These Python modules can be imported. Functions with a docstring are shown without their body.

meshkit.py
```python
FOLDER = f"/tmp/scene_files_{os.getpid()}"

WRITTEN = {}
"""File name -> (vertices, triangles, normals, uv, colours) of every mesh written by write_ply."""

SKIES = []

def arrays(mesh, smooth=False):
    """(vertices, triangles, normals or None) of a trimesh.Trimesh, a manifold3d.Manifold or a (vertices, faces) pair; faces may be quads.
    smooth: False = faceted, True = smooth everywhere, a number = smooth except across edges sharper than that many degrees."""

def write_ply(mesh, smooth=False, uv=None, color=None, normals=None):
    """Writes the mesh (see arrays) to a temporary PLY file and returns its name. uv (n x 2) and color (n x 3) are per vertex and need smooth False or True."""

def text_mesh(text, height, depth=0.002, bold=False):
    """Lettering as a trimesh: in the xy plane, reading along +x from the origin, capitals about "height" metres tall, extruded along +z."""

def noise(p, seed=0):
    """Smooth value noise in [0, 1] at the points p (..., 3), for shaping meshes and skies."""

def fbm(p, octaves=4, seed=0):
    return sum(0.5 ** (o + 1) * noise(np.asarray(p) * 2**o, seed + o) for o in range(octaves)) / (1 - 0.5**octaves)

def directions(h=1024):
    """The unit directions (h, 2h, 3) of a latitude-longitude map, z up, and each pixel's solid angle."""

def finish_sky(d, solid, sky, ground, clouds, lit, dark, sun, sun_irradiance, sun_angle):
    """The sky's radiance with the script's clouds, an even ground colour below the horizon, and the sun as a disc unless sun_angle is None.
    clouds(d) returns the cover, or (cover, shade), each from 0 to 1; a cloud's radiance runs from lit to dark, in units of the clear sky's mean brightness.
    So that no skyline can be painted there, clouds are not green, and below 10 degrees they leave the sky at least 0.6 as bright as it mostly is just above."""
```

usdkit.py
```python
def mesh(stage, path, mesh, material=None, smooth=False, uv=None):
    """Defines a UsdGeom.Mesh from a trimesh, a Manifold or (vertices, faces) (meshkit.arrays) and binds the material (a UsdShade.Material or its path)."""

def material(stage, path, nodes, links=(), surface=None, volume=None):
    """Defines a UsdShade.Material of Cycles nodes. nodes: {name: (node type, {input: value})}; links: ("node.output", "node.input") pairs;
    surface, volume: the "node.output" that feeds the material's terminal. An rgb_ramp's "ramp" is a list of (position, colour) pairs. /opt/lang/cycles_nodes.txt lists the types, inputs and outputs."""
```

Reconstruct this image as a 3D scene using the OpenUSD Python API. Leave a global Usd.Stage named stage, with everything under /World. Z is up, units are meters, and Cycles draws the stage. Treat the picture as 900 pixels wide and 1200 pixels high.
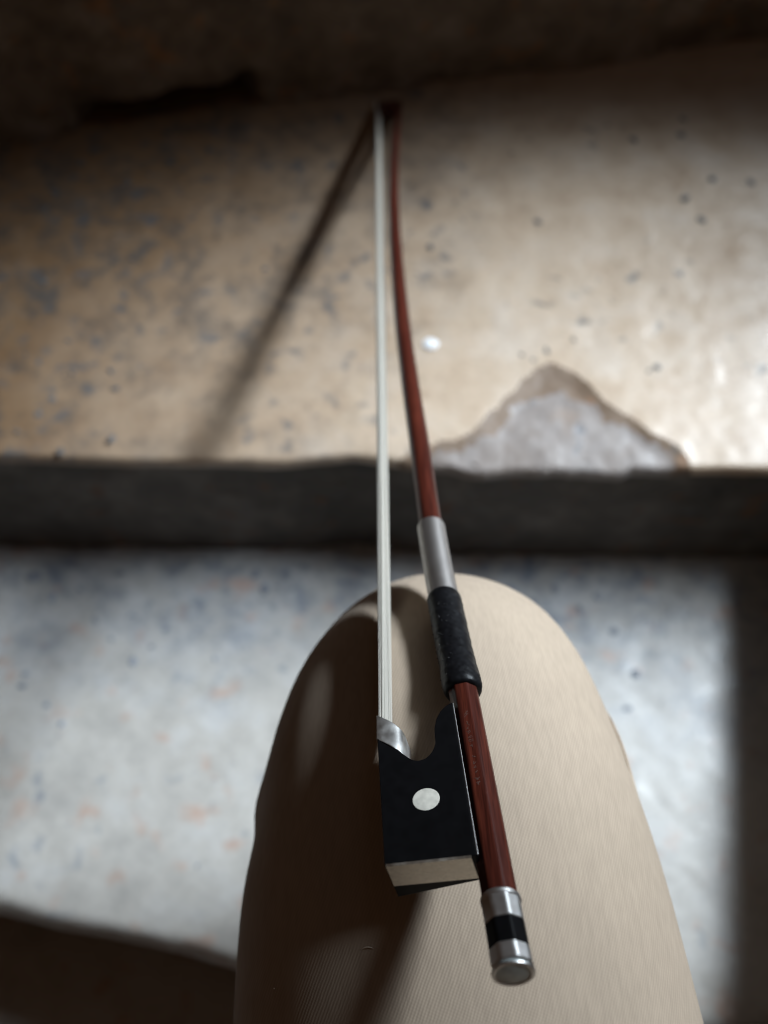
import math, numpy as np, trimesh, usdkit, meshkit
from pxr import Usd, UsdGeom, UsdLux, UsdShade, Gf, Sdf, Vt

stage = Usd.Stage.CreateInMemory()
UsdGeom.SetStageUpAxis(stage, UsdGeom.Tokens.z)
UsdGeom.SetStageMetersPerUnit(stage, 1.0)
UsdGeom.Xform.Define(stage, '/World')
rng = np.random.default_rng(7)

# ------------------------------------------------------------------ camera
CAM_Z = 0.914
PITCH = 63.0
cam = UsdGeom.Camera.Define(stage, '/World/camera')
cam.AddTranslateOp().Set(Gf.Vec3d(0, 0, CAM_Z))
cam.AddRotateXOp().Set(90.0 - PITCH)
cam.CreateHorizontalApertureAttr(24.0)
cam.CreateVerticalApertureAttr(32.0)
cam.CreateFocalLengthAttr(32.0)
cam.CreateClippingRangeAttr(Gf.Vec2f(0.01, 100))
cam.CreateFocusDistanceAttr(0.268)
cam.CreateFStopAttr(7.8)
cam.CreateExposureAttr(0.0)

# ------------------------------------------------------------------ light
KEY = 54.0
def look_matrix(pos, target, along):
    z = np.asarray(pos, float) - np.asarray(target, float); z /= np.linalg.norm(z)
    x = np.asarray(along, float) - z * np.dot(along, z); x /= np.linalg.norm(x); y = np.cross(z, x)
    return Gf.Matrix4d(*map(float, [*x, 0, *y, 0, *z, 0, *pos, 1]))
def rect(name, ends, width, target, intensity, color):
    """a long lamp between two points, turned to the stairs"""
    a_, b_ = np.array(ends, float)
    l_ = UsdLux.RectLight.Define(stage, '/World/' + name)
    l_.AddTransformOp().Set(look_matrix((a_ + b_) / 2, target, b_ - a_))
    l_.CreateWidthAttr(float(np.linalg.norm(b_ - a_))); l_.CreateHeightAttr(width)
    l_.CreateIntensityAttr(intensity); l_.CreateColorAttr(Gf.Vec3f(*color))
    return l_
# tall slot of daylight at the upper right, lying in the plane of the bow and its shadow
LZ = 1.60
_T, _B, _S = np.array([0.0118, 0.6717, 0.3247]), np.array([0.0273, 0.0132, 0.6760]), np.array([-0.110, 0.3435, 0.315])
_n = np.cross(_T - _B, _S - _B)
def on_plane(y): return np.array([(_n @ _B - _n[1] * y - _n[2] * LZ) / _n[0], y, LZ])
for _k, _y in enumerate(np.linspace(0.38, 1.45, 10)):
    _l = UsdLux.SphereLight.Define(stage, f'/World/key_lamp_{_k:03d}')
    _p = on_plane(_y)
    _l.AddTransformOp().Set(look_matrix(_p, (0.02, 0.215, 0.38), (0, 1, 0)))
    _l.CreateRadiusAttr(0.115); _l.CreateIntensityAttr(KEY); _l.CreateColorAttr(Gf.Vec3f(0.80, 0.91, 1.0))
    _s = UsdLux.ShapingAPI.Apply(_l.GetPrim())
    _s.CreateShapingConeAngleAttr(16.3); _s.CreateShapingConeSoftnessAttr(1.0)
rect('cool_fill', ((0.1, 1.0, 2.1), (1.7, 1.0, 2.1)), 1.0, (0.05, 0.30, 0.32), 0.20, (0.60, 0.80, 1.0))  # unseen panel added overhead as cool fill and for reflections
fill = UsdLux.DomeLight.Define(stage, '/World/ambient')
fill.CreateIntensityAttr(0.011)
fill.CreateColorAttr(Gf.Vec3f(1.0, 0.60, 0.38))

# ------------------------------------------------------------------ helpers
L = '/World/Looks/'
UsdGeom.Scope.Define(stage, '/World/Looks')
mat = lambda name, nodes, links, surface='p.BSDF': usdkit.material(stage, L + name, nodes, links, surface=surface)
def free(parent, name):
    base, k = f'{parent}/{name}', 0
    p = base
    while stage.GetPrimAtPath(p):
        k += 1; p = f'{base}_{k:03d}'
    return p
def obj(name, mesh, m, parent='/World', smooth=30, label=None):
    p = free(str(parent.GetPath()) if hasattr(parent, 'GetPath') else parent, name)
    g = usdkit.mesh(stage, p, mesh, m, smooth=smooth)
    if label: g.GetPrim().SetCustomDataByKey('label', label)
    return g.GetPrim()
def tag(p, label=None, category=None, group=None, kind=None):
    for k, v in (('label', label), ('category', category), ('group', group), ('kind', kind)):
        if v: p.SetCustomDataByKey(k, v)
    return p
def grid_faces(nu, nv, closed=False):
    i, j = np.meshgrid(np.arange(nu - 1), np.arange(nv if closed else nv - 1), indexing='ij')
    j2 = (j + 1) % nv
    a, b, c, d = i * nv + j, (i + 1) * nv + j, (i + 1) * nv + j2, i * nv + j2
    return np.stack([a, b, c, d], -1).reshape(-1, 4)
def tri(q): return np.vstack([q[:, [0, 1, 2]], q[:, [0, 2, 3]]])
def loft(rings, cap=True, flip=False):
    """closed rings (m, k, 3) -> trimesh with capped ends"""
    r = np.asarray(rings, float); m, k, _ = r.shape
    v = r.reshape(-1, 3); f = tri(grid_faces(m, k, True))
    if cap:
        c0, c1 = len(v), len(v) + 1
        v = np.vstack([v, r[0].mean(0), r[-1].mean(0)])
        i = np.arange(k); j = (i + 1) % k
        f = np.vstack([f, np.stack([np.full(k, c0), i, j], 1), np.stack([np.full(k, c1), (m - 1) * k + j, (m - 1) * k + i], 1)])
    t = trimesh.Trimesh(v, f, process=False)
    t.fix_normals()
    return t
cat = trimesh.util.concatenate
def pchip(x, y):
    from scipy.interpolate import PchipInterpolator
    return PchipInterpolator(x, y)

# ------------------------------------------------------------------ materials
def stone(name, dark, light, tint, rough, speck_amt, speck_lo, bump, stain=(0.42, 0.22, 0.12), stain_amt=0.5, seed=0.0, dirt_shade=0.0, scale=95.0, speck=(0.13, 0.13, 0.135), spec=0.5, mottle=0.0, dvec=(1.0, -0.5, 0.0), dmin=-0.66, dmax=-0.36, dcol=(0.50, 0.40, 0.30), mcol=(0.115, 0.10, 0.09)):
    """polished cement with aggregate specks; everything in world position"""
    n = {
        'g': ('geometry', {}),
        'mp': ('mapping', {'location': (seed, seed * 0.7, seed * 1.3)}),
        'big': ('noise_texture', {'scale': 5.0, 'detail': 4.0, 'roughness': 0.6}),
        'mid': ('noise_texture', {'scale': 28.0, 'detail': 5.0, 'roughness': 0.62}),
        'fine': ('noise_texture', {'scale': 260.0, 'detail': 3.0, 'roughness': 0.6}),
        'base': ('rgb_ramp', {'ramp': [(0.28, dark), (0.5, light), (0.72, tint)]}),
        'sum': ('math', {'math_type': 'multiply_add', 'value2': 0.55}),
        'half': ('math', {'math_type': 'multiply', 'value2': 0.45}),
        # warm stains
        'stn': ('noise_texture', {'scale': 46.0, 'detail': 2.0, 'roughness': 0.5}),
        'stf': ('map_range', {'from_min': 0.60, 'from_max': 0.74, 'to_min': 0.0, 'to_max': stain_amt, 'clamp': True}),
        'mstain': ('mix_color', {'blend_type': 'mix', 'b': stain}),
        # specks
        'wob': ('noise_texture', {'scale': 90.0, 'detail': 2.0}),
        'wm': ('vector_math', {'math_type': 'multiply_add', 'vector2': (0.009, 0.009, 0.009)}),
        'vor': ('noise_texture', {'scale': scale, 'detail': 1.5, 'roughness': 0.5}),
        'clus': ('noise_texture', {'scale': 9.0, 'detail': 3.0, 'roughness': 0.65}),
        'clr': ('map_range', {'from_min': speck_lo, 'from_max': speck_lo + 0.2, 'to_min': 0.0, 'to_max': 0.20, 'clamp': True}),
        'sub': ('math', {'math_type': 'add'}),
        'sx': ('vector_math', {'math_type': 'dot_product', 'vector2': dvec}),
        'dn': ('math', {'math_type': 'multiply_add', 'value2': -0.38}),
        'dx': ('map_range', {'from_min': dmin, 'from_max': dmax, 'to_min': dirt_shade, 'to_max': 0.0, 'clamp': True}),  # position mask for dirt and painted dimming together
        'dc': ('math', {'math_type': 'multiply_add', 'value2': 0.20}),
        'mot': ('noise_texture', {'scale': 40.0, 'detail': 6.0, 'roughness': 0.72}),
        'mor': ('map_range', {'from_min': 0.47, 'from_max': 0.66, 'to_min': 0.0, 'to_max': mottle, 'clamp': True}),
        'mox': ('math', {'math_type': 'multiply'}),
        'mmot': ('mix_color', {'blend_type': 'mix', 'b': mcol}),
        'mdirt_shade': ('mix_color', {'blend_type': 'multiply', 'b': dcol}),
        'spk': ('map_range', {'from_min': 0.76, 'from_max': 0.93, 'to_min': 0.0, 'to_max': speck_amt, 'clamp': True}),
        'mspk': ('mix_color', {'blend_type': 'mix', 'b': speck}),
        'fmix': ('mix_color', {'blend_type': 'multiply', 'fac': 0.35}),
        'framp': ('rgb_ramp', {'ramp': [(0.25, (0.55, 0.55, 0.55)), (0.6, (1, 1, 1))]}),
        'rr': ('map_range', {'from_min': 0.3, 'from_max': 0.7, 'to_min': rough - 0.1, 'to_max': rough + 0.12, 'clamp': True}),
        'hs': ('math', {'math_type': 'multiply_add', 'value2': -0.6}),
        'b': ('bump', {'strength': bump, 'distance': 0.0015}),
        'p': ('principled_bsdf', {'specular_ior_level': spec}),
    }
    l = [('g.position', 'mp.vector')] + [('mp.vector', f'{k}.vector') for k in ('big', 'mid', 'fine', 'stn', 'wob', 'clus')] + [
        ('g.position', 'sx.vector1'), ('big.fac', 'dn.value1'), ('sx.value', 'dn.value3'), ('dn.value', 'dx.value'), ('dx.result', 'dc.value1'), ('clus.fac', 'dc.value3'), ('dx.result', 'mdirt_shade.fac'), ('big.fac', 'half.value1'), ('mid.fac', 'sum.value1'), ('half.value', 'sum.value3'), ('sum.value', 'base.fac'),
        ('stn.fac', 'stf.value'), ('stf.result', 'mstain.fac'), ('mp.vector', 'mot.vector'), ('mot.fac', 'mor.value'), ('mor.result', 'mox.value1'), ('dx.result', 'mox.value2'), ('mox.value', 'mmot.fac'), ('base.color', 'mdirt_shade.a'), ('mdirt_shade.result', 'mmot.a'), ('mmot.result', 'mstain.a'),
        ('wob.color', 'wm.vector1'), ('mp.vector', 'wm.vector3'), ('wm.vector', 'vor.vector'),
        ('dc.value', 'clr.value'), ('clr.result', 'sub.value1'), ('vor.fac', 'sub.value2'), ('sub.value', 'spk.value'),
        
        ('spk.result', 'mspk.fac'), ('mstain.result', 'mspk.a'),
        ('fine.fac', 'framp.fac'), ('mspk.result', 'fmix.a'), ('framp.color', 'fmix.b'), ('fmix.result', 'p.base_color'),
        ('mid.fac', 'rr.value'), ('rr.result', 'p.roughness'),
        ('spk.result', 'hs.value1'), ('mid.fac', 'hs.value3'), ('hs.value', 'b.height'), ('b.normal', 'p.normal')]
    return mat(name, n, l)
M = {}
M['tread'] = stone('worn_cement', (0.41, 0.29, 0.20), (0.53, 0.41, 0.305), (0.57, 0.48, 0.40), 0.36, 0.8, 0.44, 0.18, stain=(0.40, 0.28, 0.19), stain_amt=0.25, dirt_shade=1.0, scale=72.0, spec=0.55, mottle=0.95)  # brown dirt plus painted light falloff towards the left and back
M['tread_low'] = stone('worn_cement_grey', (0.36, 0.34, 0.32), (0.51, 0.48, 0.44), (0.59, 0.58, 0.57), 0.36, 0.55, 0.46, 0.18, stain=(0.50, 0.27, 0.18), stain_amt=0.5, seed=3.1, scale=66.0, spec=0.6, dirt_shade=1.0, mottle=0.85, dvec=(-0.12, -1.2, 0.0), dmin=-0.62, dmax=-0.42, dcol=(0.84, 0.88, 0.95), mcol=(0.17, 0.20, 0.25), speck=(0.15, 0.19, 0.25))  # blue-grey mottling towards the riser also paints in its skylit shade
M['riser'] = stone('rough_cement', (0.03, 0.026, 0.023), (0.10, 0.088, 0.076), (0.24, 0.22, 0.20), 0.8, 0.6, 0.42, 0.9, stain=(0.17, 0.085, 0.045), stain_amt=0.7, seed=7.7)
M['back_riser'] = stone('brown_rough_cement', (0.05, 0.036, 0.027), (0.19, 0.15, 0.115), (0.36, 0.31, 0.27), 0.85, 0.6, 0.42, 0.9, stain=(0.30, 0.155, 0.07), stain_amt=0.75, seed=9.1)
M['broken'] = stone('broken_cement', (0.20, 0.155, 0.125), (0.28, 0.24, 0.22), (0.38, 0.355, 0.35), 0.42, 0.8, 0.42, 0.35, spec=0.35, stain=(0.30, 0.21, 0.15), stain_amt=0.4, seed=12.3, speck=(0.14, 0.15, 0.17))
M['rim'] = stone('brown_broken_rim', (0.155, 0.10, 0.065), (0.21, 0.145, 0.10), (0.28, 0.21, 0.16), 0.55, 0.5, 0.44, 0.3, spec=0.3, seed=5.2)

def wood():
    n = {'t': ('texture_coordinate', {}), 'm': ('mapping', {'scale': (14, 420, 420)}),
         'n': ('noise_texture', {'scale': 1.0, 'detail': 5.0, 'roughness': 0.65, 'distortion': 0.3}),
         'm2': ('mapping', {'scale': (90, 2600, 2600)}), 'n2': ('noise_texture', {'scale': 1.0, 'detail': 2.0}),
         'r': ('rgb_ramp', {'ramp': [(0.25, (0.019, 0.0045, 0.003)), (0.5, (0.056, 0.0115, 0.007)), (0.75, (0.10, 0.022, 0.012))]}),
         'r2': ('rgb_ramp', {'ramp': [(0.36, (0.45, 0.42, 0.4)), (0.5, (1, 1, 1))]}),
         'x': ('mix_color', {'blend_type': 'multiply', 'fac': 0.7}),
         'b': ('bump', {'strength': 0.12, 'distance': 0.0003}),
         'p': ('principled_bsdf', {'roughness': 0.36, 'specular_ior_level': 0.2})}
    l = [('t.object', 'm.vector'), ('m.vector', 'n.vector'), ('t.object', 'm2.vector'), ('m2.vector', 'n2.vector'), ('n.fac', 'r.fac'), ('n2.fac', 'r2.fac'),
         ('r.color', 'x.a'), ('r2.color', 'x.b'), ('x.result', 'p.base_color'), ('n2.fac', 'b.height'), ('b.normal', 'p.normal')]
    return mat('pernambuco_wood', n, l)
M['wood'] = wood()
def simple(name, col, rough, metallic=0.0, noise=None, bump=0.0, scale=900.0, amount=0.2, spread=0.08, **kw):
    c = np.array(col)
    n = {'t': ('texture_coordinate', {}), 'n': ('noise_texture', {'scale': scale, 'detail': 3.0}),
         'r': ('rgb_ramp', {'ramp': [(0.3, tuple(c * (1 - amount))), (0.7, tuple(np.minimum(c * (1 + amount), 1)))]}),
         'q': ('map_range', {'from_min': 0.3, 'from_max': 0.7, 'to_min': max(rough - spread, 0.05), 'to_max': rough + spread, 'clamp': True}),
         'b': ('bump', {'strength': bump, 'distance': 0.0003}), 'p': ('principled_bsdf', {'metallic': metallic, **kw})}
    return mat(name, n, [('t.object', 'n.vector'), ('n.fac', 'r.fac'), ('r.color', 'p.base_color'), ('n.fac', 'q.value'), ('q.result', 'p.roughness'), ('n.fac', 'b.height'), ('b.normal', 'p.normal')])
M['ebony'] = simple('ebony', (0.004, 0.004, 0.0045), 0.33, amount=0.2, scale=300, bump=0.0, specular_ior_level=0.12, spread=0.0)
M['silver'] = simple('silver', (0.64, 0.63, 0.62), 0.40, 1.0, amount=0.03, spread=0.02, scale=500, bump=0.02)
M['winding'] = simple('silver_winding', (0.47, 0.44, 0.42), 0.46, 1.0, amount=0.02, spread=0.01, scale=300, bump=0.0)
M['ferrule'] = simple('worn_silver', (0.66, 0.65, 0.63), 0.48, 1.0, amount=0.10, scale=300, bump=0.03)
M['pearl'] = simple('mother_of_pearl', (0.60, 0.57, 0.50), 0.30, amount=0.13, scale=420)
M['pearl_dark'] = simple('blue_pearl', (0.48, 0.55, 0.55), 0.30, amount=0.15, scale=350)
M['leather'] = simple('black_leather', (0.006, 0.006, 0.007), 0.40, amount=0.3, scale=700, bump=0.25, specular_ior_level=0.2, spread=0.03)
M['grain'] = simple('glossy_leather_grain', (0.03, 0.03, 0.032), 0.12, spread=0.02, specular_ior_level=1.0)
M['chip_dark'] = simple('dark_aggregate', (0.12, 0.118, 0.12), 0.7, amount=0.35, scale=160)
M['chip_blue'] = simple('blue_grey_aggregate', (0.24, 0.26, 0.30), 0.6, amount=0.3, scale=160)
M['plate'] = simple('silver_heel_plate', (0.66, 0.62, 0.55), 0.34, 1.0, amount=0.10, scale=300)
M['stamp'] = simple('stamped_lettering', (0.075, 0.036, 0.028), 0.55, amount=0.3)
M['hair'] = mat('horsehair', {'o': ('geometry', {}), 'r': ('rgb_ramp', {'ramp': [(0.0, (0.70, 0.665, 0.60)), (1.0, (0.90, 0.875, 0.82))]}),
                'p': ('principled_bsdf', {'roughness': 0.4, 'specular_ior_level': 0.6}), 't': ('translucent_bsdf', {}), 'm': ('mix_closure', {'fac': 0.4})},
                [('o.random_per_island', 'r.fac'), ('r.color', 'p.base_color'), ('r.color', 't.color'), ('p.BSDF', 'm.closure1'), ('t.BSDF', 'm.closure2')], surface='m.closure')
M['fleck'] = simple('white_plaster', (0.85, 0.87, 0.9), 0.4, amount=0.05)
M['lint'] = simple('pale_lint', (0.75, 0.68, 0.58), 0.8, amount=0.1)
M['shoe'] = simple('dark_shoe_leather', (0.05, 0.03, 0.022), 0.45, amount=0.2, scale=60)
M['shoe_sole'] = simple('rubber_sole', (0.02, 0.02, 0.02), 0.7)

def twill(name, base, bands=1330.0):
    """woven diagonal twill: fine diagonal bands broken into short floats"""
    n = {'g': ('geometry', {}),
         'rot': ('vector_rotate', {'rotation_type': 'z_axis', 'axis': (0, 0, 1), 'angle': 0.0}),
         'wob': ('noise_texture', {'scale': 120.0, 'detail': 2.0}), 'wv': ('vector_math', {'math_type': 'multiply_add', 'vector2': (0.0005, 0.0005, 0.0005)}),
         'd1': ('vector_math', {'math_type': 'dot_product', 'vector2': (bands * 5.6, -bands * 2.2, 0.0)}),
         's1': ('math', {'math_type': 'sine'}),
         'd2': ('vector_math', {'math_type': 'dot_product', 'vector2': (bands * 2.5, bands * 6.2, bands * 1.2)}),
         's2': ('math', {'math_type': 'sine'}),
         'm2': ('math', {'math_type': 'multiply_add', 'value2': 0.18}),
         'nrm': ('map_range', {'from_min': -1.3, 'from_max': 1.3, 'to_min': 0.0, 'to_max': 1.0}),
         'col': ('rgb_ramp', {'ramp': [(0.0, tuple(np.array(base) * 0.92)), (1.0, tuple(np.minimum(np.array(base) * 1.04, 1)))]}),
         'big': ('noise_texture', {'scale': 30.0, 'detail': 3.0}), 'br': ('rgb_ramp', {'ramp': [(0.3, (0.93, 0.93, 0.93)), (0.7, (1, 1, 1))]}),
         'slub': ('mapping', {'scale': (900, 160, 160)}), 'sn': ('noise_texture', {'scale': 1.0, 'detail': 2.0}), 'sr': ('rgb_ramp', {'ramp': [(0.3, (0.88, 0.88, 0.88)), (0.65, (1, 1, 1))]}),
         'x': ('mix_color', {'blend_type': 'multiply', 'fac': 1.0}), 'y': ('mix_color', {'blend_type': 'multiply', 'fac': 0.8}),
         'b': ('bump', {'strength': 0.25, 'distance': 0.0002}),
         'p': ('principled_bsdf', {'roughness': 0.85, 'specular_ior_level': 0.25, 'sheen_weight': 0.03, 'sheen_roughness': 0.4})}
    n.pop('rot')
    l = [('g.position', 'wob.vector'), ('wob.color', 'wv.vector1'), ('g.position', 'wv.vector3'), ('wv.vector', 'd1.vector1'), ('wv.vector', 'd2.vector1'),
         ('d1.value', 's1.value1'), ('d2.value', 's2.value1'), ('s2.value', 'm2.value1'), ('s1.value', 'm2.value3'), ('m2.value', 'nrm.value'),
         ('nrm.result', 'col.fac'), ('g.position', 'big.vector'), ('big.fac', 'br.fac'), ('col.color', 'x.a'), ('br.color', 'x.b'),
         ('g.position', 'slub.vector'), ('slub.vector', 'sn.vector'), ('sn.fac', 'sr.fac'), ('x.result', 'y.a'), ('sr.color', 'y.b'), ('y.result', 'p.base_color'),
         ('nrm.result', 'b.height'), ('b.normal', 'p.normal')]
    return mat(name, n, l)
M['twill'] = twill('beige_twill', (0.425, 0.335, 0.255))
M['seam'] = twill('beige_seam', (0.435, 0.345, 0.265))

# ------------------------------------------------------------------ stairs (the setting)
stairs = UsdGeom.Xform.Define(stage, '/World/stone_stairs').GetPrim()
tag(stairs, 'worn cement stairs with speckled treads and a broken front edge under the bow', kind='structure')
Z = lambda z: (z + 914.0) / 1000.0            # millimetres below the camera -> scene height
Z1, Z2, Z3, Z0 = Z(-599), Z(-753), Z(-914), Z(-350)
def front1(x): return 0.3475 - 0.004 * (x / 0.25) + 0.004 * (meshkit.noise(np.stack([x * 9, 0 * x, 0 * x + .3], -1)) - 0.5) - 0.010 * np.exp(-((x + 0.02) / 0.035) ** 2) * -0.6
def back1(x): return 0.697 + 0.175 * x + 0.02 * (meshkit.fbm(np.stack([x * 6, 0 * x + 5, 0 * x], -1), 3) - 0.5)
def front2(x): return 0.034 - 0.185 * np.minimum(x, 0.12) + 0.012 * (meshkit.fbm(np.stack([x * 7, 0 * x + 9, 0 * x], -1), 3) - 0.5) - 0.5 * np.maximum(-0.30 - x, 0) * -0.15
XS = (-0.75, 0.75)
# the broken patch on the front edge of the upper tread
from shapely.geometry import Polygon, Point
import shapely
poly = np.array([(-2, 335), (14, 349), (29, 354), (50, 361), (66, 371), (78, 382), (89, 397), (98, 409), (107, 417), (118, 420), (129, 418), (138, 411), (146, 399), (154, 387), (165, 377), (178, 369), (190, 361), (199, 354), (205, 345), (208, 330), (200, 250), (0, 250)]) * 1.006 / 1000
patch = Polygon(poly)
def tread(parent, zt, front, back, m, nx, ny, chip=False, name='tread', seed=0, lip=0.004):
    x = np.linspace(*XS, nx)
    if chip:                                   # finer columns over the broken patch
        x = np.unique(np.concatenate([np.linspace(-0.75, -0.03, 180), np.linspace(-0.03, 0.24, 190), np.linspace(0.24, 0.75, 130)]))
        nx = len(x)
    t = np.linspace(0, 1, ny) ** 0.8 if not chip else np.linspace(0, 1, ny) ** 0.62
    f, b = front(x), back(x)
    y = b[:, None] + (f - b)[:, None] * t[None] - 0 * x[:, None]
    X = np.repeat(x[:, None], ny, 1)
    P = np.stack([X, y, np.full_like(X, zt)], -1)
    # rounded nosing, then a short drop
    a = 0.16 + np.linspace(0, 1, 7)[1:] * (np.pi / 2 - 0.16)
    nose = [np.stack([x, f - lip * (np.sin(k) - math.sin(0.16)), np.full_like(x, zt - lip * (math.cos(0.16) - np.cos(k)))], -1) for k in a]
    nose += [np.stack([x, f - lip, np.full_like(x, zt - lip - d)], -1) for d in (0.002, 0.004, 0.005)]
    P = np.concatenate([P, np.stack(nose, 1)], 1)
    q = P.reshape(-1, 3)
    dz = 0.0022 * (meshkit.fbm(q * 14 + seed, 4) - 0.5) + 0.0012 * (meshkit.fbm(q * 60 + seed, 3, 5) - 0.5)
    q[:, 2] += dz
    q[:, 2] -= 0.0028 * np.clip(1 - (q[:, 1] - np.repeat(f, P.shape[1])) / 0.035, 0, 1) ** 2
    edge = np.clip(1 - (q[:, 1] - np.repeat(f, P.shape[1])) / 0.02, 0, 1)
    q[:, 1] += edge * 0.0035 * (meshkit.fbm(q * np.array([30, 0, 30]) + seed + 3, 3, 8) - 0.5)
    F = tri(grid_faces(P.shape[0], P.shape[1]))
    if not chip:
        mm = trimesh.Trimesh(q, F, process=False)
        if mm.face_normals[:, 2].mean() < 0: mm.invert()
        return obj(name, mm, m, parent, smooth=True)
    wob = q[:, :2] + 0.009 * (np.stack([meshkit.fbm(q * 60 + 1, 3, 3), meshkit.fbm(q * 60 + 7, 3, 4)], -1) - 0.5)
    pts = shapely.points(wob)
    inside = shapely.contains(patch, pts)
    d = np.where(inside, shapely.distance(patch.boundary, pts), 0)
    dep = 0.0026 * np.clip(d / 0.012, 0, 1) ** 0.8
    rough = (meshkit.fbm(q * 80, 3, 11) - 0.5) * 0.0018 * np.clip(d / 0.005, 0, 1)
    front_d = np.clip(1 - (q[:, 1] - np.repeat(f, P.shape[1])) / 0.022, 0, 1.2) * np.clip(d / 0.008, 0, 1)
    q[:, 2] -= dep - rough + 0.0012 * front_d * meshkit.fbm(q * np.array([70, 40, 0]), 3, 21)
    q[:, 1] += front_d * 0.006 * (meshkit.fbm(q * np.array([70, 0, 0]) + 2, 4, 31) - 0.55)
    din = d[F].mean(1)
    m_all = trimesh.Trimesh(q, F, process=False)
    if m_all.face_normals[:, 2].mean() < 0: m_all.invert(); F = m_all.faces; din = d[F].mean(1)
    _, _, nv = meshkit.arrays((q, F), True)
    out = []
    rimw = (0.001 + 0.016 * meshkit.fbm(q * 40, 2, 44) + 0.012 * (meshkit.fbm(q * 160, 3, 45) - 0.5) + 0.03 * np.clip((q[:, 1] - 0.388) / 0.03, 0, 1))[F].mean(1)
    for nm, sel, mt in (('tread', din <= 0.0004, m), ('broken_rim', (din > 0.0004) & (din <= rimw), M['rim']), ('broken_patch', din > rimw, M['broken'])):
        idx, inv = np.unique(F[sel], return_inverse=True)
        out.append(obj(nm, (q[idx], inv.reshape(-1, 3)), mt, parent, smooth=True))
    return out
def riser(parent, z0, z1, yf, m, nx=300, nz=40, amp=0.006, seed=0, name='riser', notch=None):
    x = np.linspace(*XS, nx); z = np.linspace(z0 - 0.004, z1, nz)
    X, ZZ = np.meshgrid(x, z, indexing='ij')
    P = np.stack([X, np.repeat(yf(x)[:, None], nz, 1), ZZ], -1); q = P.reshape(-1, 3)
    q[:, 1] += amp * (meshkit.fbm(q * 16 + seed, 4, 2) - 0.5) + amp * 0.6 * (meshkit.fbm(q * 70 + seed, 3, 4) - 0.5)
    q[:, 1] += -0.004 * np.clip(1 - (q[:, 2] - z0) / 0.02, 0, 1) * meshkit.fbm(q * 25, 2)
    if notch is not None:
        (xa, xb, h_) = notch
        q[:, 1] += 0.05 * np.clip((q[:, 0] - xa) / 0.02, 0, 1) * np.clip((xb - q[:, 0]) / 0.03, 0, 1) * np.clip((h_ * (0.7 + 0.6 * meshkit.noise(q * [30, 0, 0])) - (q[:, 2] - z0)) / 0.012, 0, 1)
    mm = trimesh.Trimesh(q, tri(grid_faces(nx, nz)), process=False)
    if mm.face_normals[:, 1].mean() > 0: mm.invert()
    return obj(name, mm, m, parent, smooth=True)
def step(): return UsdGeom.Xform.Define(stage, free('/World/stone_stairs', 'step')).GetPrim()
s0 = step()                                    # topmost: only its dark riser shows
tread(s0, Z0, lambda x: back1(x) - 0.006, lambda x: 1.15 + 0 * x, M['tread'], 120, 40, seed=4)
def rough_back(x): return back1(x)
def riser_top(x): return back1(x)
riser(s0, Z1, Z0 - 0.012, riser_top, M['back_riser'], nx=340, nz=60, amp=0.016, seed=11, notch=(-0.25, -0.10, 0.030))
s1 = step()
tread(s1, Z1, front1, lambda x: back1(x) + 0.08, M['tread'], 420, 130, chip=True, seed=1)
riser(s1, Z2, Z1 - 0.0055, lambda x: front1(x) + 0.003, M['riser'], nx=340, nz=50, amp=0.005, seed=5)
s2 = step()
tread(s2, Z2, front2, lambda x: front1(x) + 0.02, M['tread_low'], 320, 110, seed=2, lip=0.012)
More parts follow.
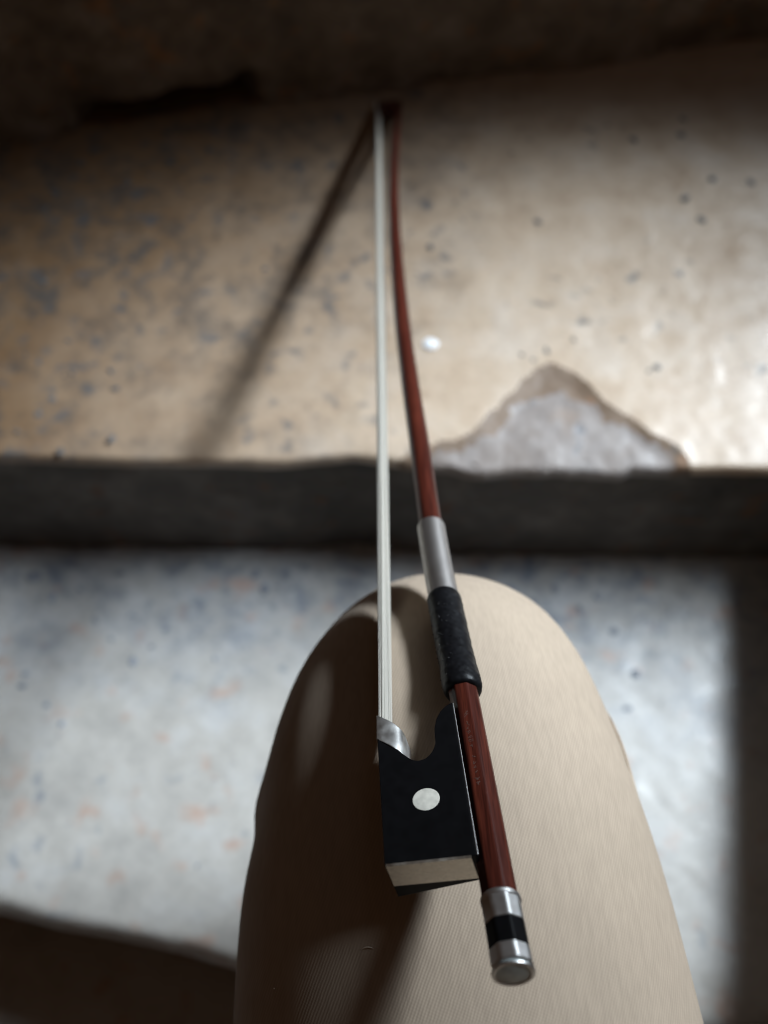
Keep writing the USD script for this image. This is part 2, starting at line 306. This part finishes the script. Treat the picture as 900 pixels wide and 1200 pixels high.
riser(s2, Z3, Z2 - 0.012, lambda x: front2(x) + 0.002, M['riser'], nx=220, nz=40, amp=0.005, seed=6)
s3 = step()
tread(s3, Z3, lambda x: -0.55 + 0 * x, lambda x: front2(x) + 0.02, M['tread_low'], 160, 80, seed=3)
# single dark stones of the aggregate that can be told apart, worn flush with the treads
def aggregate(x, y, z, size, r):
    b = trimesh.creation.icosphere(2, 1.0); v = b.vertices
    k = 1 + 0.9 * (meshkit.fbm(v * 1.7 + r.uniform(0, 50), 3) - 0.5)
    a_ = r.uniform(0, math.pi); e = r.uniform(0.55, 0.95)
    p = v * k[:, None] * np.array([size, size * e, 0.55]) / 1000 * np.array([0.72, 0.72, 1])
    b.vertices = np.column_stack([p[:, 0] * math.cos(a_) - p[:, 1] * math.sin(a_) + x, p[:, 0] * math.sin(a_) + p[:, 1] * math.cos(a_) + y, p[:, 2] + z])
    return b
ra = np.random.default_rng(21)
for x, y, c in [(-0.256, 0.584, 9), (-0.241, 0.617, 7), (-0.232, 0.631, 6), (-0.253, 0.497, 6), (-0.282, 0.538, 7), (-0.261, 0.568, 6), (-0.189, 0.519, 5), (-0.227, 0.443, 5), (-0.245, 0.424, 6), (-0.22, 0.415, 6), (-0.225, 0.413, 5), (-0.231, 0.393, 7), (-0.239, 0.381, 5), (-0.193, 0.417, 5), (-0.188, 0.402, 5), (-0.255, 0.431, 4), (-0.251, 0.367, 5), (-0.186, 0.361, 6), (-0.219, 0.351, 6), (-0.17, 0.617, 6), (-0.122, 0.617, 5), (-0.201, 0.595, 6), (-0.089, 0.509, 4), (-0.185, 0.604, 5), (-0.14, 0.631, 5), (-0.176, 0.65, 6), (-0.111, 0.655, 5), (0.201, 0.642, 7), (0.244, 0.665, 6), (0.24, 0.647, 6), (0.234, 0.579, 7), (0.244, 0.557, 6), (0.288, 0.596, 6), (0.258, 0.599, 5), (0.116, 0.434, 8), (0.126, 0.446, 5), (0.098, 0.431, 6), (0.106, 0.426, 5), (0.136, 0.444, 4), (0.193, 0.42, 4), (0.187, 0.417, 4), (0.134, 0.682, 5), (0.102, 0.627, 4), (0.035, 0.53, 5), (0.118, 0.555, 5)]:
    obj('aggregate_stone', aggregate(x, y, Z1 + 0.0001, c * ra.uniform(0.4, 0.95), ra), M['chip_dark'], s1, smooth=True)
for x, y, c in [(-0.274, 0.245, 8), (-0.275, 0.235, 7), (-0.226, 0.288, 7), (-0.211, 0.272, 8), (-0.193, 0.255, 8), (-0.17, 0.281, 7), (-0.13, 0.257, 7), (-0.241, 0.206, 6), (-0.18, 0.267, 5), (-0.198, 0.293, 6), (-0.254, 0.221, 5), (-0.131, 0.105, 5), (-0.28, 0.326, 9), (-0.241, 0.315, 8), (-0.212, 0.328, 9), (-0.263, 0.308, 7), (-0.103, 0.328, 8), (-0.095, 0.315, 6), (0.102, 0.315, 8), (0.118, 0.304, 8), (0.136, 0.315, 7), (0.154, 0.297, 8), (0.127, 0.283, 7), (0.169, 0.308, 7), (0.142, 0.265, 6), (0.179, 0.279, 7), (0.096, 0.33, 7), (0.082, 0.334, 6), (0.153, 0.205, 5), (0.192, 0.245, 6), (0.183, 0.218, 5)]:
    obj('aggregate_stone', aggregate(x, y, Z2 + 0.0001, c * ra.uniform(0.4, 1.15), ra), M['chip_blue'], s2, smooth=True)
for k, x in enumerate((0.062, 0.078, 0.094, 0.112, 0.121, 0.148)):     # stones laid bare under the broken edge
    b = aggregate(0, 0, 0, ra.uniform(5, 9), ra); b.vertices = b.vertices * np.array([1.3, 0.5, 6.0])
    b.apply_translation((x, float(front1(np.array([x]))[0]) - 0.0005, Z1 - 0.008 - 0.004 * (k % 3)))
    obj('bared_stone', b, M['broken'], s1, smooth=True)
# unseen low block added beside the lower steps (it throws the dark band at the right)
def make_shadow_block():
    x0, x1, y0, y1, z1 = 0.312, 0.74, -0.5, 0.338, Z1 - 0.004
    b = trimesh.creation.box((x1 - x0, y1 - y0, z1 + 0.02)); b.apply_translation(((x0 + x1) / 2, (y0 + y1) / 2, (z1 - 0.02) / 2))
    for _ in range(4): b = b.subdivide()
    b.vertices[:, 0] += 0.15 * (b.vertices[:, 1] - 0.18)
    b.vertices += 0.006 * (np.stack([meshkit.fbm(b.vertices * 12 + k, 3, k) for k in (1, 2, 3)], -1) - 0.5)
    return b
obj('shadow_block', make_shadow_block(), M['riser'], stairs, smooth=30)

# ------------------------------------------------------------------ the seated person's knee in beige trousers
person = UsdGeom.Xform.Define(stage, '/World/person').GetPrim()
tag(person, 'knee and thigh of a seated person in beige twill trousers under the bow', 'person')
ctrl = np.array([  # x, y, z (mm from the camera), half width, half height
    (38, -360, -365, 90, 108), (34, -180, -368, 82, 104), (28, -60, -368, 75, 99), (25, 0, -368, 72, 95), (21, 50, -366, 68, 90),
    (20, 78, -366, 62, 79), (23, 99, -384, 56, 66), (27, 109, -428, 52, 57), (27, 106, -480, 50, 55), (26, 92, -560, 52, 57), (25, 80, -660, 47, 50), (25, 78, -748, 46, 48)], float)
from scipy.interpolate import CubicSpline
tt = np.concatenate([[0], np.cumsum(np.linalg.norm(np.diff(ctrl[:, :3], axis=0), axis=1))])
spl = pchip(tt, ctrl)
from scipy.ndimage import gaussian_filter1d
NS, NA = 330, 220
ss = np.linspace(0, tt[-1], NS)
C = spl(ss); C[:, :3] = gaussian_filter1d(C[:, :3], 7, axis=0, mode='nearest'); C[:, 3:] = gaussian_filter1d(C[:, 3:], 6, axis=0, mode='nearest')
C[-1, 2] = -748
T_ = np.gradient(C[:, :3], axis=0); T_ /= np.linalg.norm(T_, axis=1, keepdims=True)
lat = np.tile([1.0, 0, 0], (NS, 1)); lat -= (lat * T_).sum(1, keepdims=True) * T_; lat /= np.linalg.norm(lat, axis=1, keepdims=True)
outw = np.cross(lat, T_)                       # towards the top of the thigh / the front of the shin
if outw[0, 2] < 0: outw = -outw
ang = np.linspace(0, 2 * np.pi, NA, endpoint=False)     # 0 = right side, 90 = outward
ca, sa = np.cos(ang), np.sin(ang)
ex = 0.94
cx, cy = np.sign(ca) * np.abs(ca) ** ex, np.sign(sa) * np.abs(sa) ** ex
R = C[:, None, :3] + lat[:, None] * (C[:, 3, None] * cx)[..., None] + outw[:, None] * (C[:, 4, None] * cy)[..., None]
nrm = lat[:, None] * ca[None, :, None] + outw[:, None] * sa[None, :, None]
q = R.reshape(-1, 3)
disp = 2.2 * (meshkit.fbm(q / 55.0 + 3, 3, 6) - 0.5) + 1.0 * (meshkit.fbm(q * np.array([1 / 30, 1 / 90, 1 / 40]) + 9, 2, 9) - 0.5)
disp = disp.reshape(NS, NA)
# small fold poking out at the left, longer soft fold at the right
A, S = np.meshgrid(ang, C[:, 1], indexing='xy')
on_thigh = (np.arange(NS) < np.argmax(C[:, 1]))[:, None]
disp += 2.6 * on_thigh * np.exp(-((S - 70) / 6.5) ** 2 - ((A - np.radians(184)) / 0.22) ** 2)
disp += 4.0 * on_thigh * np.exp(-((S - 96) / 22) ** 2 - ((A - np.radians(8)) / 0.16) ** 2)
disp -= 1.6 * on_thigh * np.exp(-((S - 60) / 10) ** 2 - ((A - np.radians(160)) / 0.3) ** 2)
R = R + nrm * disp[..., None]
toW = lambda v: np.stack([v[..., 0], v[..., 1], v[..., 2] + 914.0], -1) / 1000.0
obj('trousers', loft(toW(R)), M['twill'], person, smooth=40)
def surf_curve(a_deg, i0, i1, off, rad, name, m, step=2):
    ii = np.arange(i0, i1, step); aa = np.interp(ii, [i0, i1], a_deg) if np.ndim(a_deg) else np.full(len(ii), a_deg)
    k = (np.radians(aa) % (2 * np.pi)) / (2 * np.pi) * NA; k0 = np.floor(k).astype(int) % NA; k1 = (k0 + 1) % NA; fr = (k - np.floor(k))[:, None]
    p = R[ii, k0] * (1 - fr) + R[ii, k1] * fr; n = nrm[ii, k0]
    p = p + n * off
    rings = []
    for pi, ni, ti in zip(p, n, np.gradient(p, axis=0)):
        ti = ti / np.linalg.norm(ti); b = np.cross(ti, ni)
        rings.append([pi + rad[0] * b * math.cos(g) + rad[1] * ni * math.sin(g) for g in np.linspace(0, 2 * np.pi, 10, endpoint=False)])
    return obj(name, loft(toW(np.array(rings))), m, person, smooth=40)
kn = int(np.argmax(C[:, 1]))
surf_curve((4, 12), 5, kn - 8, 0.1, (2.4, 0.9), 'side_seam', M['seam'])
surf_curve((186, 190), 5, kn - 8, 0.1, (2.4, 0.9), 'side_seam', M['seam'])
def shoe():
    st = [(-62, 34, 40), (-40, 40, 62), (0, 42, 78), (45, 44, 60), (95, 47, 44), (140, 42, 36), (165, 30, 28), (178, 12, 14)]
    st = np.array(st, float); f = pchip(st[:, 0], st[:, 1:]); ys = np.linspace(-62, 178, 40); rings = []
    for y, (wd, hh) in zip(ys, f(ys)):
        g = np.linspace(0, 2 * np.pi, 36, endpoint=False)
        zz = np.maximum(np.sin(g), -0.25) * hh * (np.where(np.sin(g) > 0, 1, 0.5))
        rings.append(np.stack([25 + wd * np.cos(g) * 0.95, 80 + y + 0 * g, -746.5 + zz - zz.min() + 8], -1))
    sole = []
    for y, (wd, hh) in zip(ys, f(ys)):
        g = np.linspace(0, 2 * np.pi, 24, endpoint=False)
        sole.append(np.stack([25 + (wd + 3) * np.cos(g), 80 + y * 1.02 + 0 * g, -750.5 + 7 * np.clip(np.sin(g) * 3, -1, 1)], -1))
    return loft(toW(np.array(rings))), loft(toW(np.array(sole)))
up_, so_ = shoe()
sp = obj('shoe', up_, M['shoe'], person, smooth=40); obj('sole', so_, M['shoe_sole'], sp, smooth=40)

# ------------------------------------------------------------------ the bow: local frame = along the stick, towards the hair, towards the camera
B = np.array([27.3, 13.166, -237.959]); U = np.array([-0.02076156, 0.88212443, -0.47055866])
H = np.array([-0.96571763, -0.13950985, -0.21892114]); N = np.array([-0.25876326, 0.44988165, 0.85477955])
H = H - U * (H @ U); H /= np.linalg.norm(H); N = np.cross(U, H) * np.sign(np.cross(U, H) @ N)
FLIP = np.sign(np.linalg.det(np.stack([U, H, N])))
bow = UsdGeom.Xform.Define(stage, '/World/violin_bow')
Bw = (B + np.array([0, 0, 914.0])) / 1000
if FLIP < 0: raise RuntimeError('left-handed bow frame')
bow.AddTransformOp().Set(Gf.Matrix4d(*map(float, [*U, 0, *H, 0, *N, 0, *Bw, 1])))
bow = tag(bow.GetPrim(), 'red brown wooden violin bow with black frog leaning from knee to stair', 'violin bow')
LEN = 746.5
qs_t = np.array([0, .037, .105, .1365, .192, .225, .286, .352, .45, .549, .65, .756, .87, .95, 1.0])
qs_q = np.array([-0.6, 1.0, 3.4, 4.9, 7.3, 8.2, 9.2, 10.6, 12, 12.3, 11.6, 9.5, 5.5, 1.8, 0.0])
Q = pchip(qs_t * LEN, qs_q)
def Qf(s):
    s = np.asarray(s, float)
    return np.where(s < 80, 0.02 + 0.0435 * s, Q(np.clip(s, 0, LEN)) * np.clip((s - 60) / 40, 0, 1) + (0.02 + 0.0435 * s) * (1 - np.clip((s - 60) / 40, 0, 1)))
RAD = pchip([-5, 16, 80, 200, 330, 450, 560, 680, 746], [4.0, 4.0, 3.95, 3.9, 3.7, 3.45, 3.2, 2.75, 2.6])
mm = lambda v: np.asarray(v, float) / 1000.0
def ring(s, r, k=48, oct_=0.0, round_=0.06, qc=None):
    """section across the stick: octagon (facet towards +w) blended with a circle; r = apothem"""
    g = np.linspace(0, 2 * np.pi, k, endpoint=False) + np.pi / k * 0
    a = (g + np.pi / 8) % (np.pi / 4) - np.pi / 8
    ro = np.minimum(r / np.cos(a), r * 1.055)
    rr = r * 1.0 * (1 - oct_) + ro * oct_
    qc = float(Qf(s)) if qc is None else qc
    return np.stack([np.full(k, s), qc + rr * np.sin(g), rr * np.cos(g)], -1)
def sweep(ss, rs, octs, k=48): return loft(mm([ring(s, r, k, o) for s, r, o in zip(ss, rs, octs)]))
# stick
ss = np.concatenate([np.linspace(15.5, 84, 40), np.linspace(88, 738, 130)])
octs = np.clip(1 - (ss - 84) / 40, 0.0, 1)
stick = obj('stick', sweep(ss, RAD(ss), octs, 64), M['wood'], bow, smooth=22)
# stamped maker's mark: illegible small strokes on the upper-left facet of the stick
def stamp():
    out = []; r = np.random.default_rng(3); s = 70.5
    facet = math.radians(0)
    for k in range(13):
        big = k == 0; h_ = 2.3 if big else r.uniform(1.1, 1.5)
        wd = 2.6 if big else r.uniform(0.9, 1.4)
        if k == 7: s -= 2.2
        for j in range(3 if big else r.integers(2, 4)):
            c = np.array([s - r.uniform(0, wd), r.uniform(-0.25, 0.25)]); a_ = r.choice([0, math.pi / 2, 0.8, -0.8]) + r.normal(0, 0.15)
            ln = (h_ if abs(math.sin(a_)) > .5 else wd) * r.uniform(0.5, 0.9)
            b = trimesh.creation.box((ln, 0.16, 0.09)); b.apply_transform(trimesh.transformations.rotation_matrix(a_, (0, 0, 1)))
            b.apply_translation((c[0], c[1], 0)); out.append(b)
        s -= wd + 0.55
    m_ = cat(out)
    v = m_.vertices.copy()
    sdir = v[:, 0]; across = v[:, 1]; hh = v[:, 2]
    e_out = np.array([math.sin(facet), math.cos(facet)]); e_ac = np.array([math.cos(facet), -math.sin(facet)])
    qw = Qf(sdir)[:, None] * [1, 0] + (RAD(sdir) + 0.02 + hh * 0.5)[:, None] * e_out + across[:, None] * e_ac
    m_.vertices = mm(np.column_stack([sdir, qw])); return m_
obj('stamped_mark', stamp(), M['stamp'], stick, smooth=False)
# silver winding: fine wire turns
s_w = np.linspace(122.5, 162, 420)
obj('silver_winding', loft(mm([ring(s, 4.74 + 0.03 * abs(math.sin(s * math.pi / 0.45)) - 0.12 * (i in (0, 419)), 56) for i, s in enumerate(s_w)])), M['winding'], bow, smooth=60)
# leather grip, lapped, with stamped grain
s_l = np.linspace(81.5, 123.5, 110); rr_ = []
for i, s in enumerate(s_l):
    e = min((s - 81.5) / 2.2, 1); e2 = min((123.5 - s) / 1.4, 1)
    rr_.append(4.15 + 1.15 * math.sqrt(max(1 - (1 - e) ** 2, 0)) * (0.75 + 0.25 * math.sqrt(max(1 - (1 - e2) ** 2, 0))) + 0.35 * math.exp(-((s - 86) / 5) ** 2))
lr = np.array([ring(s, r, 90) for s, r in zip(s_l, rr_)])
cc = np.stack([s_l, Qf(s_l), 0 * s_l], -1)[:, None]; dv = lr - cc; dv /= np.linalg.norm(dv, axis=-1, keepdims=True)
bump_ = 0.28 * (meshkit.fbm(lr.reshape(-1, 3) * 0.55, 3, 2) - 0.5).reshape(lr.shape[:2])
gg = np.linspace(0, 2 * np.pi, 90, endpoint=False)
bump_ += 0.08 * np.maximum(0, np.sin((s_l[:, None] / 8.5 * 2 * np.pi) - gg[None])) ** 6
bump_[0] = bump_[-1] = 0
lr = lr + dv * bump_[..., None]
leather = obj('leather_grip', loft(mm(lr)), M['leather'], bow, smooth=50)
dots = []
r_ = np.random.default_rng(5)
for i in range(60):                            # raised glossy pinhead grain of the leather
    s = r_.uniform(84, 121); g = r_.uniform(-0.5, 1.6); rad = np.interp(s, s_l, rr_) + 0.10
    b = trimesh.creation.icosphere(1, r_.uniform(0.10, 0.2)); b.apply_translation((s, float(Qf(s)) + rad * math.sin(g), rad * math.cos(g))); dots.append(b)
obj('leather_grain', trimesh.Trimesh(mm(cat(dots).vertices), cat(dots).faces, process=False), M['grain'], leather, smooth=True).SetCustomDataByKey('kind', 'stuff')
# thumb leather end tucked under the grip (pale lining that shows)
# button: silver, ebony, silver, with an eye at the end
def band(s0, s1, r, bev=0.35, oct_=1.0, k=64):
    pr = [(s0, r - bev), (s0 + bev, r), (s1 - bev, r), (s1, r - bev)]
    return loft(mm([ring(s, x, k, oct_) for s, x in pr]))
button = obj('button', band(9.0, 16.0, 4.35), M['silver'], bow, smooth=22)
obj('button_collar', loft(mm([ring(s, r, 64) for s, r in ((14.6, 4.4), (14.9, 4.66), (15.7, 4.66), (16.2, 4.3))])), M['silver'], button, smooth=22)
obj('ebony_band', band(3.1, 9.1, 4.33, 0.1), M['ebony'], button, smooth=22)
obj('end_band', band(-1.0, 3.2, 4.42), M['silver'], button, smooth=22)
def annulus(s0, s1, r0, r1, k=56):
    g = np.linspace(0, 2 * np.pi, k, endpoint=False); qc = float(Qf(0))
    prof = [(s0 + 0.5, r1), (s0 + .12, r1 - 0.05), (s0, r1 - 0.4), (s0, r0 + 0.25), (s0 + 0.25, r0), (s1, r0)]
    v = np.array([[(s, qc + r * math.sin(a), r * math.cos(a)) for a in g] for s, r in prof])
    return loft(mm(v), cap=False)
obj('end_ring', annulus(-2.4, 0.2, 3.65, 4.72), M['silver'], button, smooth=35)
obj('end_eye', loft(mm([ring(s, r, 40, qc=float(Qf(0))) for s, r in ((0.1, 3.7), (-2.15, 3.7), (-2.35, 2.6), (-2.42, 0.5))])), M['pearl_dark'], button, smooth=35)
# frog
def frog_poly():
    import math as m
    pts = [(25.0, Qf(25) + 3.0), (25.6, 25.9), (65.4, 27.0), (63.0, 24.6), (61.2, 22.6), (60.0, 21.3), (58.9, 20.6)]
    # throat
    c = (62.8, 16.2)
    for a in np.linspace(145, 252, 14): pts.append((c[0] + 7.2 * m.cos(m.radians(a)), c[1] + 4.6 * m.sin(m.radians(a))))
    pts += [(66, 11.7), (69.0, 11.0), (71.5, 9.8), (73.2, 8.2), (74.2, 6.4), (74.2, float(Qf(74.2)) + 3.0)]
    p = Polygon([(float(a), float(b)) for a, b in pts]); return p if p.is_valid else p.buffer(0)
def half_w(q):                                 # the frog widens from the stick to the hair
    return 4.7 + (np.asarray(q, float) - 4) * (1.9 / 23)
def solid(p, wf, rnd=0.35):
    """side outline p in (s, q) -> solid with rounded long edges, half thickness wf(q)"""
    p2 = p.buffer(-rnd)
    if p2.geom_type != 'Polygon': p2 = max(p2.geoms, key=lambda g: g.area)
    n_ = 260
    def res(g): return np.array([g.exterior.interpolate(d, normalized=True).coords[0] for d in np.linspace(0, 1, n_, endpoint=False)])
    o = res(p.simplify(0.01))
    c2 = np.array([shapely.ops.nearest_points(p2.exterior, Point(x))[0].coords[0] for x in o])
    lay = [(c2, -1.0, 0), (0.7 * o + 0.3 * c2, -1.0, rnd * 0.3), (o, -1.0, rnd), (o, 1.0, -rnd), (0.7 * o + 0.3 * c2, 1.0, -rnd * 0.3), (c2, 1.0, 0)]
    V = np.array([np.column_stack([a, sg * wf(a[:, 1]) + dd]) for a, sg, dd in lay])
    side = loft(V, cap=False)
    v2, f2 = trimesh.creation.triangulate_polygon(Polygon(c2).buffer(0), engine='earcut')
    a_ = np.column_stack([v2, wf(v2[:, 1])]); b_ = np.column_stack([v2, -wf(v2[:, 1])])
    m_ = cat([side, trimesh.Trimesh(a_, f2, process=False), trimesh.Trimesh(b_, f2[:, ::-1], process=False)])
    m_.merge_vertices(digits_vertex=4); m_.fix_normals(); m_.vertices = mm(m_.vertices); return m_
import shapely.ops
frog = obj('frog', solid(frog_poly(), half_w, 0.3), M['ebony'], bow, smooth=30)
# pale line where the frog's silver lining meets the stick
def strip(s0, s1, qoff, w0, r=0.14):
    out = []
    for s in np.linspace(s0, s1, 30):
        g = np.linspace(0, 2 * np.pi, 8, endpoint=False); out.append(np.stack([np.full(8, s), float(Qf(s)) + qoff + r * 1.6 * np.cos(g), w0 + r * np.sin(g)], -1))
    return loft(mm(out))
obj('silver_lining', strip(25.2, 74.0, 2.92, 4.60, 0.10), M['silver'], frog, smooth=60)
def disc(s, q, r, w0, th, k=48):
    g = np.linspace(0, 2 * np.pi, k, endpoint=False)
    rings = [np.stack([s + rr * np.cos(g), q + rr * np.sin(g), half_w(q + rr * np.sin(g)) + w], -1) for rr, w in ((r, -th), (r, 0.02), (r - 0.25, 0.10), (r * 0.5, 0.14), (0.05, 0.15))]
    return loft(mm(rings))
obj('pearl_eye', disc(42.9, 15.1, 3.35, 0, 0.5), M['pearl'], frog, smooth=35)
# heel plate across the back face
def heel():
    qq = np.linspace(5.6, 25.6, 12); out = []
    f = []
    for q in qq:
        hw = float(half_w(q)); s = np.interp(q, [6, 26], [25.0, 25.6]); lo = -hw + np.interp(q, [5.5, 25.6], [1.4, 5.0])
        f.append([(s + 0.2, q, lo), (s - 0.45, q, lo + 0.15), (s - 0.45, q, hw - 0.15), (s + 0.2, q, hw - 0.02)])
    return loft(mm(f))
obj('heel_plate', heel(), M['plate'], frog, smooth=25)
# ferrule: D-section sleeve round the tongue and the hair
def ferrule():
    def D(s, e):
        """closed D outline in (q, w): flat towards the hair, rounded towards the stick; the sleeve is cut on a slant"""
        qb, qt, hw = 27.2 + e, 20.2 - e, 6.55 + e
        g = np.linspace(0, np.pi, 33)
        arc = np.column_stack([qb - 2.4 - (qb - 2.4 - qt) * np.sin(g) ** 0.8, hw * np.sign(np.cos(g)) * np.abs(np.cos(g)) ** 0.45])
        g2 = np.linspace(0, np.pi / 2, 6)[1:]
        c1 = np.column_stack([qb - 2.4 + 2.4 * np.sin(g2), -hw + 0.5 * (1 - np.cos(g2))])
        c2 = np.column_stack([qb - 2.4 + 2.4 * np.cos(g2), hw - 0.5 * (1 - np.sin(g2))])
        o = np.vstack([arc, c1, c2[:-1]])
        return np.column_stack([s - (qb - o[:, 0]) / (qb - qt) * 6.3, o])
    rings = [D(s, e) for s, e in ((64.9, -0.2), (65.0, 0.1), (65.4, 0.22), (73.3, 0.14), (73.7, 0.0), (73.7, -0.35), (72, -0.6), (66, -0.6))]
    return loft(mm(rings), cap=False)
obj('ferrule', ferrule(), M['ferrule'], frog, smooth=35)
obj('wedge', loft(mm([np.stack([np.full(24, s), 23.3 + 1.9 * np.sin(np.linspace(0, 2 * np.pi, 24, endpoint=False)), 5.6 * np.sign(np.cos(np.linspace(0, 2 * np.pi, 24, endpoint=False))) * np.abs(np.cos(np.linspace(0, 2 * np.pi, 24, endpoint=False))) ** .6], -1) for s in (60, 66.5)])), M['wood'], frog, smooth=30)
# hair ribbon: many thin strands
def hair():
    rg = np.random.default_rng(11); V, F, o = [], [], 0
    t = np.array([0, .05, .12, .2, .35, .5, .65, .8, .92, 1.0]); K = 5; g = np.linspace(0, 2 * np.pi, K, endpoint=False)
    for i in range(420):
        w = rg.uniform(-1, 1); lay = rg.normal(0, 0.33)
        s = 66 + t * (735.5 - 66); qb = 26.4 + (16.8 - 26.4) * t
        wid = 5.2 - 0.3 * t
        wob = np.cumsum(rg.normal(0, 0.05, len(t))); wob -= np.interp(t, [0, 1], [wob[0], wob[-1]])
        wc = w * wid + wob; qc = qb + lay * (0.9 + 0.4 * np.sin(t * math.pi)) + 0.35 * np.cumsum(rg.normal(0, 0.1, len(t)))
        r = 0.12
        rings = np.stack([np.repeat(s[:, None], K, 1), qc[:, None] + r * np.cos(g), wc[:, None] + r * np.sin(g)], -1)
        V.append(rings.reshape(-1, 3)); F.append(tri(grid_faces(len(t), K, True)) + o); o += len(t) * K
    m_ = trimesh.Trimesh(mm(np.vstack(V)), np.vstack(F), process=False)
    if m_.volume < 0: m_.invert()
    return m_
obj('hair', hair(), M['hair'], bow, smooth=True)
# head at the far end
def head():
    pts = [(706, Qf(706) - 2.6), (722, Qf(722) - 2.6), (735, Qf(735) - 2.7), (743, -3.0), (747, -1.4), (748.5, 2), (749, 7), (751, 12), (754.5, 16.4), (753.5, 17.2), (731.5, 17.8),
           (731, 13), (729.5, 9.2), (726, 6.4), (719, Qf(719) + 3.2), (706, Qf(706) + 2.6)]
    return Polygon([(float(a), float(b)) for a, b in pts]).buffer(0.6).buffer(-0.6)
hw_head = lambda q: np.interp(q, [-3, 3, 8, 18], [2.3, 2.75, 3.2, 5.0])
hd = obj('head', solid(head(), hw_head, 0.5), M['wood'], bow, smooth=35)
tipp = Polygon([(731.3, 17.3), (731.3, 18.6), (753.8, 18.0), (755.2, 16.7), (754, 16.2)])
obj('head_plate', solid(tipp, lambda q: np.full(np.shape(q), 4.9), 0.2), M['pearl'], hd, smooth=35)

# ------------------------------------------------------------------ small things
def fleck():
    b = trimesh.creation.icosphere(3, 1.0); v = b.vertices * np.array([0.0055, 0.0045, 0.0012]); v += 0.0016 * (np.stack([meshkit.fbm(b.vertices * 1.6 + k, 2, k) for k in (1, 2, 3)], -1) - .5) * [1, 1, .4]
    b.vertices = v + np.array([0.0335, 0.440, Z1 + 0.0008]); return b
tag(obj('plaster_fleck', fleck(), M['fleck'], smooth=True), 'small white fleck of plaster lying on the upper tread right of the stick', 'fleck')
def lint(i, a, ln, bend, r=0.16):
    k = (math.radians(a) % (2 * math.pi)) / (2 * math.pi) * NA; p0 = R[i, int(k)]; n = nrm[i, int(k)]
    t = R[i, (int(k) + 3) % NA] - p0; t /= np.linalg.norm(t); b = np.cross(n, t); rings = []
    for u_ in np.linspace(-1, 1, 9):
        c = p0 + n * 0.25 + t * u_ * ln / 2 + b * bend * u_ * u_; rr = r * (1.1 - u_ * u_ * 0.8)
        rings.append([c + rr * (n * math.cos(x) + b * math.sin(x)) for x in np.linspace(0, 2 * math.pi, 6, endpoint=False)])
    return loft(toW(np.array(rings)))
def ring_at(y): return int(np.argmin(np.abs(C[:kn, 1] - y)))
tag(obj('lint', lint(ring_at(24), 112, 3.6, 0.5, 0.2), M['lint'], smooth=True), 'largest pale lint thread on the shaded thigh below the frog', 'lint')
tag(obj('lint', lint(ring_at(118), 127, 2.2, 0.3), M['lint'], smooth=True), 'pale lint speck near the top of the knee left of the hair', 'lint')
tag(obj('lint', lint(ring_at(17), 139, 1.2, 0.2), M['lint'], smooth=True), 'tiny lint speck low on the dark left side of the thigh', 'lint')
